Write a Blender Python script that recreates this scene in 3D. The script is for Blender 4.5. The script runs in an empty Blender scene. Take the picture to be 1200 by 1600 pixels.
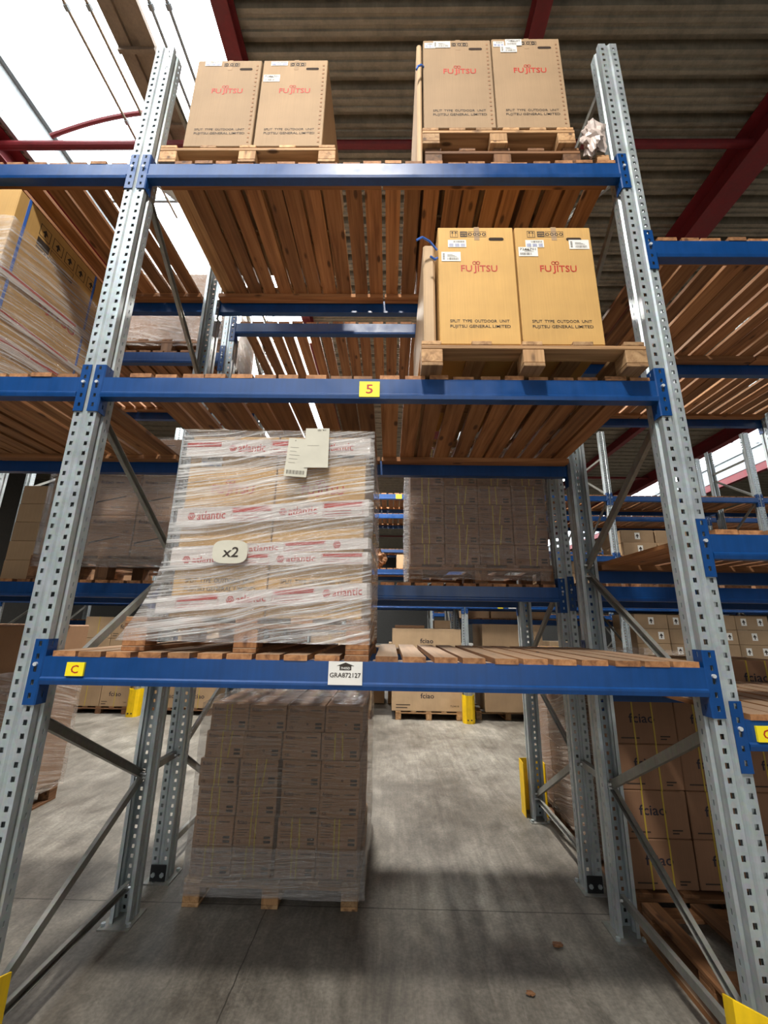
import bpy, math, random
from mathutils import Vector, Matrix
random.seed(7)
SC = bpy.context.scene
COL = SC.collection

# ---------------------------------------------------------------- camera
F, TH, ROLL, YAW = 654.306, 0.260787, 0.016318, -0.016996
CAM = Vector((1.47587, -1.803499, 1.631812))
def make_camera():
    cd = bpy.data.cameras.new('camera'); co = bpy.data.objects.new('camera', cd); COL.objects.link(co)
    cy, sy = math.cos(YAW), math.sin(YAW)
    x = Vector((cy, -sy, 0)); y = Vector((sy, cy, 0)); z = Vector((0, 0, 1))
    d = y*math.cos(TH) + z*math.sin(TH); v = -y*math.sin(TH) + z*math.cos(TH)
    cr, sr = math.cos(ROLL), math.sin(ROLL)
    r = x*cr + v*sr; u = v*cr - x*sr
    m = Matrix((r, u, -d)).transposed().to_4x4(); m.translation = CAM
    co.matrix_world = m
    cd.sensor_fit = 'HORIZONTAL'; cd.sensor_width = 36; cd.lens = F/1200*36; cd.clip_end = 200; cd.clip_start = 0.02
    SC.camera = co
make_camera()
# ---------------------------------------------------------------- world, exposure, lights
W = bpy.data.worlds.new('world'); SC.world = W; W.use_nodes = True
W.node_tree.nodes['Background'].inputs[0].default_value = (0.9, 0.95, 1, 1)
W.node_tree.nodes['Background'].inputs[1].default_value = 1.0
SC.view_settings.view_transform = 'Standard'; SC.view_settings.look = 'None'
SC.view_settings.gamma = 1; SC.view_settings.use_curve_mapping = False
SC.view_settings.exposure = 0.0
SKY_STRENGTH = 8.0
LAMP_POWER = 110.0
SC.cycles.max_bounces = 8; SC.cycles.diffuse_bounces = 5; SC.cycles.glossy_bounces = 3
SC.cycles.transparent_max_bounces = 16
SC.cycles.caustics_reflective = False; SC.cycles.caustics_refractive = False
SC.cycles.sample_clamp_indirect = 6
SC.cycles.use_denoising = True
def area(name, loc, rot, sx, sy, power, color):
    l = bpy.data.lights.new(name, 'AREA'); l.shape = 'RECTANGLE'; l.size = sx; l.size_y = sy; l.energy = power; l.color = color
    o = bpy.data.objects.new(name, l); COL.objects.link(o); o.location = loc; o.rotation_euler = rot
    return o
# fill light added behind the camera to brighten the front faces
area('front_fill_light', (1.5, -7.6, 2.7), (math.radians(90), 0, 0), 6.5, 4.6, 90.0, (1.0, 0.93, 0.82))

# ---------------------------------------------------------------- materials
def lin(c):
    return tuple((x/12.92 if x <= 0.04045 else ((x+0.055)/1.055)**2.4) for x in (v/255 for v in c)) + (1,)
class N:
    def __init__(s, name):
        m = bpy.data.materials.new(name); m.use_nodes = True; s.m = m; s.t = m.node_tree; s.b = s.t.nodes['Principled BSDF']
        s.out = s.t.nodes['Material Output']; s._co = None
    def n(s, typ, ins=None, **kw):
        q = s.t.nodes.new(typ)
        for k, v in kw.items(): setattr(q, k, v)
        for k, v in (ins or {}).items(): s.set(q.inputs[k], v)
        return q
    def set(s, sock, v):
        if isinstance(v, bpy.types.NodeSocket): s.t.links.new(v, sock)
        else: sock.default_value = v
    def co(s):
        if s._co is None: s._co = s.n('ShaderNodeTexCoord').outputs['Object']
        return s._co
    def map(s, scale=(1, 1, 1), rot=(0, 0, 0), vec=None, loc=(0, 0, 0)):
        return s.n('ShaderNodeMapping', {'Vector': vec or s.co(), 'Scale': scale, 'Rotation': rot, 'Location': loc}).outputs[0]
    def noise(s, scale, vec=None, detail=4, rough=.55, dist=0):
        return s.n('ShaderNodeTexNoise', {'Vector': vec or s.co(), 'Scale': scale, 'Detail': detail, 'Roughness': rough, 'Distortion': dist}).outputs['Fac']
    def ramp(s, fac, stops):
        r = s.n('ShaderNodeValToRGB', {'Fac': fac}); e = r.color_ramp.elements
        while len(e) < len(stops): e.new(.5)
        for i, (p, c) in enumerate(stops):
            e[i].position = p; e[i].color = c if len(c) == 4 else lin(c)
        return r.outputs[0]
    def mixc(s, fac, a, b, mode='MIX'):
        q = s.n('ShaderNodeMix', data_type='RGBA', blend_type=mode); s.set(q.inputs[0], fac); s.set(q.inputs[6], a); s.set(q.inputs[7], b)
        return q.outputs[2]
    def math(s, op, a, b=0.0, c=0.0):
        q = s.n('ShaderNodeMath', operation=op); s.set(q.inputs[0], a); s.set(q.inputs[1], b); s.set(q.inputs[2], c); return q.outputs[0]
    def base(s, v): s.set(s.b.inputs['Base Color'], v)
    def p(s, **kw):
        for k, v in kw.items(): s.set(s.b.inputs[k.replace('_', ' ')], v)
    def bump(s, h, strength=.3, dist=.002):
        q = s.n('ShaderNodeBump', {'Height': h, 'Strength': strength, 'Distance': dist}); s.set(s.b.inputs['Normal'], q.outputs[0]); return q
    def isl(s):
        return s.n('ShaderNodeNewGeometry').outputs['Random Per Island']
    def objr(s):
        return s.n('ShaderNodeObjectInfo').outputs['Random']
G = lambda v: (v, v, v, 1)

def plain(name, c, rough=.6, metal=0.0, var=.0):
    k = N(name)
    if var:
        f = k.noise(9); k.base(k.mixc(1.0, lin(c), k.ramp(f, [(.3, G(1-var)), (.7, G(1+var*.3))]), 'MULTIPLY'))
    else: k.base(lin(c))
    k.p(Roughness=rough, Metallic=metal); return k.m
def wood(name, axis, c1, c2, c3, dust=0.0):
    k = N(name)
    sc = {'x': (1.2, 30, 30), 'y': (30, 1.2, 30), 'z': (30, 30, 1.2)}[axis]
    r = k.math('ADD', k.isl(), k.objr())
    off = k.n('ShaderNodeCombineXYZ', {0: k.math('MULTIPLY', r, 7.3), 1: k.math('MULTIPLY', r, 3.1), 2: k.math('MULTIPLY', r, 5.7)}).outputs[0]
    v = k.n('ShaderNodeVectorMath', {0: k.co(), 1: off}, operation='ADD').outputs[0]
    g = k.noise(1.0, k.map(sc, vec=v), 5, .6, .6)
    g2 = k.noise(2.2, v, 2)
    col = k.ramp(g, [(.3, c1), (.52, c2), (.75, c3)])
    tone = k.ramp(k.math('FRACT', k.math('MULTIPLY', r, 3.77)), [(0, G(.62)), (.4, G(.88)), (.7, G(1.0)), (1, G(1.22))])
    col = k.mixc(1.0, col, tone, 'MULTIPLY')
    col = k.mixc(k.math('MULTIPLY', g2, .5), col, k.mixc(1.0, col, lin((215, 160, 115)), 'MULTIPLY'))
    ks = {'x': (4, 11, 11), 'y': (11, 4, 11), 'z': (11, 11, 4)}[axis]
    vo = k.n('ShaderNodeTexVoronoi', {'Vector': k.map(ks, vec=v), 'Scale': 1.0}).outputs['Distance']
    kn = k.ramp(vo, [(.09, G(1)), (.17, G(0))])
    col = k.mixc(k.math('MULTIPLY', kn, .8), col, lin((58, 30, 16)))
    if dust:   # grey dust settled on upward faces
        nz = k.n('ShaderNodeSeparateXYZ', {0: k.n('ShaderNodeNewGeometry').outputs['Normal']}).outputs[2]
        col = k.mixc(k.math('MULTIPLY', k.math('GREATER_THAN', nz, .5), dust), col, lin((150, 134, 114)))
    k.base(col); k.p(Roughness=.72); k.bump(g, .35, .002); return k.m
M = {}
DK = ((118, 80, 50), (168, 122, 80), (196, 152, 106))
for a in 'xyz': M['wood_'+a] = wood('deck_wood_'+a, a, *DK, dust=.6)
PL = ((140, 108, 72), (192, 156, 112), (218, 186, 140))
for a in 'xyz': M['pal_'+a] = wood('pallet_wood_'+a, a, *PL)
PD = ((88, 62, 40), (128, 92, 60), (150, 112, 76))
for a in 'xyz': M['pald_'+a] = wood('old_pallet_wood_'+a, a, *PD)
def card(name, c, dark=.85, rough=.75):
    k = N(name)
    f = k.noise(3.5, None, 3); fl = k.noise(1, k.map((140, 140, 4)), 2)
    tone = k.ramp(f, [(.3, G(dark)), (.7, G(1.04))])
    t2 = k.ramp(k.objr(), [(0, G(.88)), (1, G(1.06))])
    col = k.mixc(1.0, k.mixc(1.0, lin(c), tone, 'MULTIPLY'), t2, 'MULTIPLY')
    col = k.mixc(1.0, col, k.ramp(fl, [(.3, G(.95)), (.7, G(1.03))]), 'MULTIPLY')
    k.base(col); k.p(Roughness=rough); k.bump(f, .15, .004); return k.m
M['card_gold'] = card('golden_cardboard', (208, 164, 96))
M['card_tan'] = card('tan_cardboard', (164, 136, 104))
M['card_brown'] = card('brown_cardboard', (158, 120, 88))
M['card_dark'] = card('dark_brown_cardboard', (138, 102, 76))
M['card_pale'] = card('pale_cardboard', (196, 166, 130))
M['ink'] = plain('black_print', (48, 38, 30), .7)
M['ink_blue'] = plain('dark_blue_print', (34, 30, 42), .7)
M['red_ink'] = plain('red_print', (178, 42, 28), .6)
M['white'] = plain('white_label_paper', (232, 230, 224), .6, 0, .08)
M['paper'] = plain('delivery_paper', (204, 200, 184), .7, 0, .1)
M['yellow_label'] = plain('yellow_sticker', (246, 226, 30), .5)
M['yellow_strap'] = plain('yellow_strapping', (176, 152, 56), .5)
M['blue_strap'] = plain('blue_strapping', (60, 110, 200), .4)
M['blue_print'] = plain('blue_print', (60, 90, 170), .5)
M['hole'] = plain('hand_hole_dark', (46, 30, 18), .9)
def steel(name, c, metal, rough, lo=.8, spangle=True):
    k = N(name)
    v = k.n('ShaderNodeTexVoronoi', {'Vector': k.co(), 'Scale': 55.0}).outputs['Color']
    f = k.noise(6, None, 5, .65); s2 = k.noise(1, k.map((40, 40, 2.0)), 4)
    col = k.mixc(1.0, lin(c), k.ramp(f, [(.3, G(lo)), (.7, G(1.08))]), 'MULTIPLY')
    col = k.mixc(1.0, col, k.ramp(s2, [(.3, G(.88)), (.65, G(1.05))]), 'MULTIPLY')
    if spangle: col = k.mixc(.05, col, v, 'OVERLAY')
    k.base(col); k.p(Metallic=metal, Roughness=k.ramp(f, [(.3, G(rough-.08)), (.7, G(rough+.1))])); return k.m
M['galv'] = steel('galvanised_steel', (184, 194, 198), .45, .4)
M['brace'] = steel('galvanised_brace_steel', (150, 150, 144), .45, .45)
M['blue'] = steel('blue_painted_steel', (8, 64, 124), 0, .36, .86, False)
M['red'] = steel('red_oxide_steel', (116, 30, 36), .0, .55, .75, False)
M['yellow'] = steel('yellow_guard_paint', (238, 196, 10), 0, .45, .82, False)
M['deck'] = steel('corrugated_roof_steel', (146, 138, 122), .3, .45, .6, False)
M['grey'] = steel('grey_trim_steel', (150, 156, 158), .3, .5, .8, False)
M['brown_metal'] = steel('brown_weathered_trim', (150, 132, 112), .2, .6, .75, False)
M['dark'] = plain('dark_steel', (40, 42, 44), .5, .3, .2)
M['wall'] = plain('wall_cladding_grey', (70, 68, 64), .8, 0, .15)
M['pin'] = plain('bright_pin', (225, 230, 232), .3, .4)
def emis(name, c, s):
    k = N(name); k.base(c); k.p(Emission_Color=c, Emission_Strength=s); return k.m
M['sky'] = emis('daylit_rooflight_pane', (0.93, 0.97, 1, 1), SKY_STRENGTH)
M['lamp'] = emis('lamp_diffuser', (1.0, .93, .78, 1), 60.0)
def concrete():
    k = N('worn_concrete')
    a = k.noise(.55, None, 6, .6, .3); b = k.noise(1, k.map((3.2, 1.3, 1), (0, 0, .35)), 7, .7, 1.6); c = k.noise(55, None, 3)
    d = k.noise(1, k.map((24, 1.4, 1), (0, 0, -.18)), 4, .7, .4)
    col = k.ramp(a, [(.3, (80, 74, 66)), (.5, (124, 119, 110)), (.7, (160, 156, 146))])
    col = k.mixc(1.0, col, k.ramp(b, [(.34, G(.6)), (.5, G(.95)), (.66, G(1.25))]), 'MULTIPLY')
    col = k.mixc(1.0, col, k.ramp(d, [(.35, G(.82)), (.55, G(1.0)), (.72, G(1.12))]), 'MULTIPLY')
    mo = k.noise(7, None, 8, .75, .5); col = k.mixc(1.0, col, k.ramp(mo, [(.3, G(.78)), (.5, G(1)), (.7, G(1.18))]), 'MULTIPLY')
    col = k.mixc(1.0, col, k.ramp(c, [(.36, G(.84)), (.62, G(1.1))]), 'MULTIPLY')
    sc = k.noise(1, k.map((38, 2.2, 1), (0, 0, .5)), 5, .8, 2.0); col = k.mixc(k.ramp(sc, [(.62, G(0)), (.70, G(.22))]), col, lin((190, 186, 176)))
    st = k.noise(2.6, None, 8, .7, .8)
    col = k.mixc(k.ramp(st, [(.60, G(0)), (.72, G(.45))]), col, lin((78, 70, 62)))
    xyz = k.n('ShaderNodeSeparateXYZ', {0: k.co()})
    X, Y = xyz.outputs[0], xyz.outputs[1]
    def line(v, at, w, per=None):
        if per: v = k.math('SUBTRACT', k.math('MODULO', k.math('ADD', v, per*20 - at + per/2), per), per/2)
        else: v = k.math('SUBTRACT', v, at)
        return k.math('LESS_THAN', k.math('ABSOLUTE', v), w)
    wob = k.math('MULTIPLY', k.math('SUBTRACT', k.noise(9, None, 4), .5), .012)
    j = k.math('MAXIMUM', line(k.math('ADD', Y, wob), 1.205, .0045, 6.0), k.math('MULTIPLY', line(k.math('ADD', X, wob), .77, .0035, 5.0), k.math('LESS_THAN', Y, 1.205)))
    col = k.mixc(k.math('MULTIPLY', j, .75), col, lin((48, 44, 40)))
    k.base(col); k.p(Roughness=k.ramp(b, [(.3, G(.42)), (.7, G(.62))]))
    k.bump(k.math('ADD', k.math('MULTIPLY', c, .25), b), .25, .004); return k.m
M['concrete'] = concrete()
def wrapmat(name, dens, tint=(225, 222, 218), ang=.17, gloss=.13, grough=.12):
    k = N(name); k.t.nodes.remove(k.b)
    xyz = k.n('ShaderNodeSeparateXYZ', {0: k.co()}); X, Y, Z = xyz.outputs
    h = k.math('ADD', X, Y)
    wav = k.math('MULTIPLY', k.noise(.9, None, 2), .16)
    zz = k.math('ADD', k.math('SUBTRACT', Z, k.math('MULTIPLY', h, ang)), wav)
    v = k.n('ShaderNodeCombineXYZ', {0: k.math('MULTIPLY', h, .9), 1: 0.0, 2: k.math('MULTIPLY', zz, 70)}).outputs[0]
    s = k.noise(1.0, v, 5, .68)
    v2 = k.n('ShaderNodeCombineXYZ', {0: k.math('MULTIPLY', h, 1.4), 1: 3.0, 2: k.math('MULTIPLY', zz, 190)}).outputs[0]
    s2 = k.noise(1.0, v2, 3, .6)
    big = k.noise(2.3, None, 3)
    st = k.math('MULTIPLY', k.ramp(k.math('ADD', k.math('MULTIPLY', s, .7), k.math('MULTIPLY', s2, .3)), [(.47, G(0)), (.58, G(1))]), k.ramp(big, [(.35, G(.35)), (.62, G(1))]))
    fac = k.math('MINIMUM', k.math('ADD', k.math('MULTIPLY', st, dens), .07), .92)
    bmp = k.n('ShaderNodeBump', {'Height': k.math('ADD', s, k.math('MULTIPLY', big, .8)), 'Strength': 1.0, 'Distance': .02})
    pb = k.n('ShaderNodeBsdfPrincipled', {'Base Color': lin(tint), 'Roughness': .22, 'Normal': bmp.outputs[0]})
    gl = k.n('ShaderNodeBsdfGlossy', {'Color': (1, 1, 1, 1), 'Roughness': grough, 'Normal': bmp.outputs[0]})
    tr = k.n('ShaderNodeBsdfTransparent', {'Color': (.97, .97, .97, 1)})
    m1 = k.n('ShaderNodeMixShader', {0: gloss, 1: tr.outputs[0], 2: gl.outputs[0]})
    m2 = k.n('ShaderNodeMixShader', {0: fac, 1: m1.outputs[0], 2: pb.outputs[0]})
    k.t.links.new(m2.outputs[0], k.out.inputs[0]); return k.m
M['wrap'] = wrapmat('clear_stretch_wrap', .78, (240, 238, 236))
M['wrap_thin'] = wrapmat('thin_stretch_wrap', .34, (205, 195, 185), -.04)
M['wrap_gloss'] = wrapmat('glossy_stretch_wrap', .30, (225, 222, 218), .02, .20, .07)
M['wrap_dense'] = wrapmat('dense_stretch_wrap', .8, (215, 200, 188), -.25)
M['tape'] = plain('printed_white_tape', (214, 204, 198), .35, 0, .1)

# ---------------------------------------------------------------- mesh builder
class MB:
    def __init__(s): s.v = []; s.f = []; s.mi = []; s.ms = []
    def mat(s, m):
        if m not in s.ms: s.ms.append(m)
        return s.ms.index(m)
    def add(s, vs, fs, m):
        b = len(s.v); s.v += [tuple(q) for q in vs]; i = s.mat(m)
        for f in fs: s.f.append(tuple(b+j for j in f)); s.mi.append(i)
    def box(s, x0, x1, y0, y1, z0, z1, m, c=0.0):
        if c <= 0:
            vs = [(x, y, z) for z in (z0, z1) for y in (y0, y1) for x in (x0, x1)]
            s.add(vs, [(0, 2, 3, 1), (4, 5, 7, 6), (0, 1, 5, 4), (2, 6, 7, 3), (0, 4, 6, 2), (1, 3, 7, 5)], m); return
        X, Y, Z = (x0, x1), (y0, y1), (z0, z1); vs = []; idx = {}
        for i in (0, 1):
            for j in (0, 1):
                for k in (0, 1):
                    sx, sy, sz = (c if i == 0 else -c), (c if j == 0 else -c), (c if k == 0 else -c)
                    for a in range(3):
                        idx[i, j, k, a] = len(vs)
                        vs.append((X[i]+(0 if a == 0 else sx), Y[j]+(0 if a == 1 else sy), Z[k]+(0 if a == 2 else sz)))
        fs = []
        for a in range(3):
            for e in (0, 1):
                o = [t for t in range(3) if t != a]
                q = []
                for p in ((0, 0), (1, 0), (1, 1), (0, 1)):
                    t = [0, 0, 0]; t[a] = e; t[o[0]] = p[0]; t[o[1]] = p[1]; q.append(idx[t[0], t[1], t[2], a])
                flip = (a == 1) ^ (e == 0)
                fs.append(tuple(reversed(q)) if flip else tuple(q))
        for a in range(3):
            b1, b2 = [t for t in range(3) if t != a]
            for e1 in (0, 1):
                for e2 in (0, 1):
                    def g(e, ax):
                        t = [0, 0, 0]; t[a] = e; t[b1] = e1; t[b2] = e2; return idx[t[0], t[1], t[2], ax]
                    fs.append((g(0, b1), g(1, b1), g(1, b2), g(0, b2)))
        for i in (0, 1):
            for j in (0, 1):
                for k in (0, 1): fs.append((idx[i, j, k, 0], idx[i, j, k, 1], idx[i, j, k, 2]))
        s.add(vs, fs, m)
    def prism(s, prof, a0, a1, axis, m, cap=True):
        n = len(prof); vs = []
        for a in (a0, a1):
            for (u, w) in prof:
                vs.append({'x': (a, u, w), 'y': (u, a, w), 'z': (u, w, a)}[axis])
        fs = [(i, (i+1) % n, n+(i+1) % n, n+i) for i in range(n)]
        if cap: fs += [tuple(range(n-1, -1, -1)), tuple(range(n, 2*n))]
        s.add(vs, fs, m)
    def cyl(s, p, q, r, m, n=10, cap=True, r2=None):
        p, q = Vector(p), Vector(q); d = (q-p).normalized(); a = d.orthogonal().normalized(); b = d.cross(a); r2 = r if r2 is None else r2
        vs = [p+(a*math.cos(t)+b*math.sin(t))*r for t in [2*math.pi*i/n for i in range(n)]]+[q+(a*math.cos(t)+b*math.sin(t))*r2 for t in [2*math.pi*i/n for i in range(n)]]
        fs = [(i, (i+1) % n, n+(i+1) % n, n+i) for i in range(n)]
        if cap: fs += [tuple(range(n-1, -1, -1)), tuple(range(n, 2*n))]
        s.add(vs, fs, m)
    def tube(s, pts, r, m, n=8):
        for a, b in zip(pts, pts[1:]): s.cyl(a, b, r, m, n)
    def text(s, txt, o, u, v, w, m, h=None, center=False):
        vs, fs, (tw, th) = glyphs(txt)
        k = w/tw; kh = (h/th) if h else k
        u, v, o = Vector(u), Vector(v), Vector(o)
        ox = -tw/2 if center else 0
        s.add([o+u*((x+ox)*k)+v*(y*kh) for x, y in vs], fs, m)
    def quad(s, o, u, v, w, h, m):
        o, u, v = Vector(o), Vector(u), Vector(v)
        s.add([o, o+u*w, o+u*w+v*h, o+v*h], [(0, 1, 2, 3)], m)
    def frame(s, o, u, v, w, h, t, m):
        o, u, v = Vector(o), Vector(u), Vector(v)
        s.quad(o, u, v, w, t, m); s.quad(o+v*(h-t), u, v, w, t, m); s.quad(o+v*t, u, v, t, h-2*t, m); s.quad(o+u*(w-t)+v*t, u, v, t, h-2*t, m)
    def ring(s, c, u, v, r0, r1, m, n=20):
        c, u, v = Vector(c), Vector(u), Vector(v); vs = []
        for i in range(n):
            t = 2*math.pi*i/n; d = u*math.cos(t)+v*math.sin(t); vs += [c+d*r0, c+d*r1]
        s.add(vs, [(2*i, 2*i+1, (2*i+3) % (2*n), (2*i+2) % (2*n)) for i in range(n)], m)
    def mesh(s, name):
        me = bpy.data.meshes.new(name); me.from_pydata(s.v, [], s.f)
        for m in s.ms: me.materials.append(M[m])
        me.polygons.foreach_set('material_index', s.mi); me.update(); return me
_G = {}
def glyphs(t):
    if t in _G: return _G[t]
    c = bpy.data.curves.new('lettering', 'FONT'); c.body = t; c.size = 1; c.resolution_u = 2; c.offset = .012
    o = bpy.data.objects.new('lettering', c); COL.objects.link(o)
    bpy.context.view_layer.update()
    me = o.evaluated_get(bpy.context.evaluated_depsgraph_get()).to_mesh()
    vs = [(v.co.x, v.co.y) for v in me.vertices]; fs = [tuple(p.vertices) for p in me.polygons]
    x0 = min(v[0] for v in vs); y0 = min(v[1] for v in vs); vs = [(a-x0, b-y0) for a, b in vs]
    r = (vs, fs, (max(v[0] for v in vs), max(v[1] for v in vs)))
    o.evaluated_get(bpy.context.evaluated_depsgraph_get()).to_mesh_clear()
    bpy.data.objects.remove(o); bpy.data.curves.remove(c); _G[t] = r; return r

def link(name, data, parent=None, loc=None, rz=0):
    o = bpy.data.objects.new(name, data); COL.objects.link(o)
    if parent: o.parent = parent
    if loc: o.location = loc
    if rz: o.rotation_euler = (0, 0, rz)
    return o
def obj(name, mb, parent=None, loc=None, rz=0, label=None):
    o = link(name, mb if isinstance(mb, bpy.types.Mesh) else mb.mesh(name), parent, loc, rz)
    if label: o['label'] = label
    return o
def tag(o, label, cat, group=None):
    o['label'] = label; o['category'] = cat; o['kind'] = 'thing'
    if group: o['group'] = group
    return o
def thing(name, label, cat, loc=(0, 0, 0), rz=0, group=None):
    o = tag(link(name, None, None, loc, rz), label, cat, group); o['kind'] = 'thing'; return o
def struct(name, mb, parent=None):
    o = obj(name, mb, parent); o['kind'] = 'structure'; return o
def dup(root, loc, rz, label, group=None):
    r = root.copy(); COL.objects.link(r); r.location = loc; r.rotation_euler = (0, 0, rz); r['label'] = label
    if group: r['group'] = group
    for ch in list(root.children):
        c = ch.copy(); COL.objects.link(c); c.parent = r
        for g in list(ch.children):
            d = g.copy(); COL.objects.link(d); d.parent = c
    return r
ORD = ['first', 'second', 'third', 'fourth', 'fifth', 'sixth', 'seventh', 'eighth']

# ---------------------------------------------------------------- the building
b = MB(); b.box(-14, 27, -9, 36, -.2, 0, 'concrete'); struct('floor', b)
CEIL = 7.5
def roof_sheet(x0, x1, y0=-9.0, y1=36.0):
    b = MB(); prof = []; y = y0
    while y < y1:      # trapezoidal deck: wide pans with stiffening ribs
        for dy, dz in ((0, 0), (.035, 0), (.045, .018), (.075, .018), (.085, 0), (.12, 0), (.13, .018), (.16, .018), (.17, 0), (.205, 0), (.235, .10), (.30, .10)):
            prof.append((y+dy, CEIL+dz))
        y += .33
    n = len(prof)
    vs = [(x, p[0], p[1]) for x in (x0, x1) for p in prof]
    b.add(vs, [(i, n+i, n+i+1, i+1) for i in range(n-1)], 'deck')
    return b
SKX = ((-3.3, -.28), (11.8, 14.8))
for i, (a, c) in enumerate(((-14, -3.3), (-.28, 11.8), (14.8, 27))):
    o = struct('ceiling', roof_sheet(a, c)); m = o.modifiers.new('thick', 'SOLIDIFY'); m.thickness = .004
def curb(nx, x0, x1):
    b = MB()
    for x, s in ((x0, -1), (x1, 1)):
        b.box(min(x, x+s*.05), max(x, x+s*.05), -9, 36, CEIL-.02, 8.2, 'grey')
        b.box(min(x, x-s*.06), max(x, x-s*.06), -9, 36, 8.1, 8.2, 'grey')
    struct('trim_%d' % (2*nx+1), b)
    b = MB()
    y = -8.6
    while y < 36:      # glazing panes in one rooflight
        b.box(x0, x1, y+.02, min(y+2.95, 36), 8.2, 8.23, 'sky'); y += 3.0
    struct('window_%d' % (nx+1), b)
    b = MB(); y = -8.6
    while y < 36:
        b.box(x0, x1, y-.02, y+.02, 8.17, 8.25, 'grey'); y += 3.0
    struct('trim_%d' % (2*nx+2), b)
for i, (a, c) in enumerate(SKX): curb(i, a, c)
for nm, bx in (('wall_left', (-14.2, -14, -9, 36)), ('wall_right', (27, 27.2, -9, 36)), ('wall_back', (-14, 27, 36, 36.2))):
    b = MB(); b.box(*bx, 0, 8.2, 'wall'); struct(nm, b)
b = MB(); b.box(-14, -2.2, -9.2, -9, 0, 8.2, 'wall'); b.box(5.2, 27, -9.2, -9, 0, 8.2, 'wall'); b.box(-2.2, 5.2, -9.2, -9, 5.1, 8.2, 'wall'); struct('wall_front', b)  # opening in this unseen wall is added to let in front light

def ibeam(x, w, h, z1, y0=-9, y1=36, m='red'):
    b = MB(); t = .014
    b.box(x-w/2, x+w/2, y0, y1, z1-t, z1, m); b.box(x-w/2, x+w/2, y0, y1, z1-h, z1-h+t, m); b.box(x-t/2, x+t/2, y0, y1, z1-h+t, z1-t, m); return b
roof = [(-3.55, .30, .34, 'at the left edge of the large rooflight'), (-.20, .16, .24, 'along the right edge of the large rooflight'), (2.86, .15, .22, 'above the top right cartons'),
        (5.83, .32, .40, 'wide and dark, crossing the roof at the upper right'), (8.8, .16, .24, 'seen small above the cartons at the right'), (11.65, .24, .4, 'beside the far right rooflight')]
for x, w, h, s in roof: tag(obj('roof_beam', ibeam(x, w, h, CEIL-.005)), 'dark red steel roof beam '+s, 'roof beam', 'red roof beams')
bm_ = MB(); bm_.box(14.82, 15.0, -9, 36, 7.2, 8.1, 'red'); struct('trim_5', bm_)
k = 0
for y in (2.03, 8.0, 14.0, 20.0, 26.0):
    b = MB(); b.cyl((-3.5, y, 7.36), (11.7, y, 7.36), .05, 'red', 12)
    tag(obj('roof_tie', b), 'round dark red roof tie tube, %s one counted from the front' % ORD[k], 'roof tie', 'red roof tie tubes'); k += 1
b = MB(); pts = [(-2.80+1.42*t, 1.96, 7.41+.42*(1-(1-t)**2)) for t in [i/12 for i in range(13)]]; b.tube(pts, .028, 'red', 8)
tag(obj('roof_hoop', b), 'thin curved reddish tube arching across the bright rooflight', 'tube')
b = MB(); b.box(-1.50, -1.36, -9, 2.3, 7.55, 7.62, 'brown_metal'); b.box(-1.36, -1.25, -9, 2.3, 7.6, 7.66, 'brown_metal'); b.box(-1.25, -1.10, -9, 2.3, 7.54, 7.6, 'brown_metal')
for y in (1.9, 1.2, 0.2, -1): b.box(-1.5, -1.1, y, y+.04, 7.5, 7.55, 'brown_metal')
tag(obj('rooflight_flap', b), 'brown ribbed open vent flap hanging along the bright rooflight', 'vent flap')
for x, r, s in ((-1.86, .016, 'furthest left'), (-1.63, .016, 'second from the left'), (-1.0, .018, 'just right of the brown vent flap'), (-.82, .018, 'nearest the red beam')):
    b = MB(); b.cyl((x, -9, 7.6), (x, 3.2, 7.6), r, 'brown_metal' if x < -1.2 else 'grey', 8)
    for y in (.9, 1.9, 2.6): b.cyl((x, y, 7.6), (x, y+.05, 7.6), r*1.8, 'grey', 8)
    tag(obj('rooflight_rod', b), 'thin opening rod under the bright rooflight, '+s, 'rod', 'rooflight opening rods')
for x, y, z, s in ((-.18, 5.24, 7.0, 'seen glowing between the boards above the centre'), (8.06, 13.3, 7.0, 'glowing small beside the right rear upright')):
    t = thing('ceiling_lamp', 'small round ceiling lamp '+s, 'lamp', (x, y, z), group='ceiling lamps')
    b = MB(); b.cyl((0, 0, .02), (0, 0, .2), .12, 'dark', 16, r2=.07); b.cyl((0, 0, .2), (0, 0, .255), .008, 'dark', 6); obj('lamp_housing', b, t)
    b = MB(); b.cyl((0, 0, 0), (0, 0, .02), .11, 'lamp', 16); obj('lamp_diffuser', b, t)
for x, y, p in ((1.1, -2.9, 4.0), (.9, 5.0, 7.0), (8.0, 4.4, .35), (-5.0, 4.4, 1.2), (1.0, 10.6, 1.6), (9.0, 10.6, .9), (-6.0, 10.6, 1.2)):  # bodiless overhead lights: front and centre aisle read from shadows, rest added fill
    l = bpy.data.lights.new('hall_lamp_fill_light', 'AREA'); l.shape = 'DISK'; l.size = .5; l.energy = LAMP_POWER*p; l.color = (1, .95, .87)
    o = bpy.data.objects.new('hall_lamp_fill_light', l); COL.objects.link(o); o.location = (x, y, 7.0)

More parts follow.
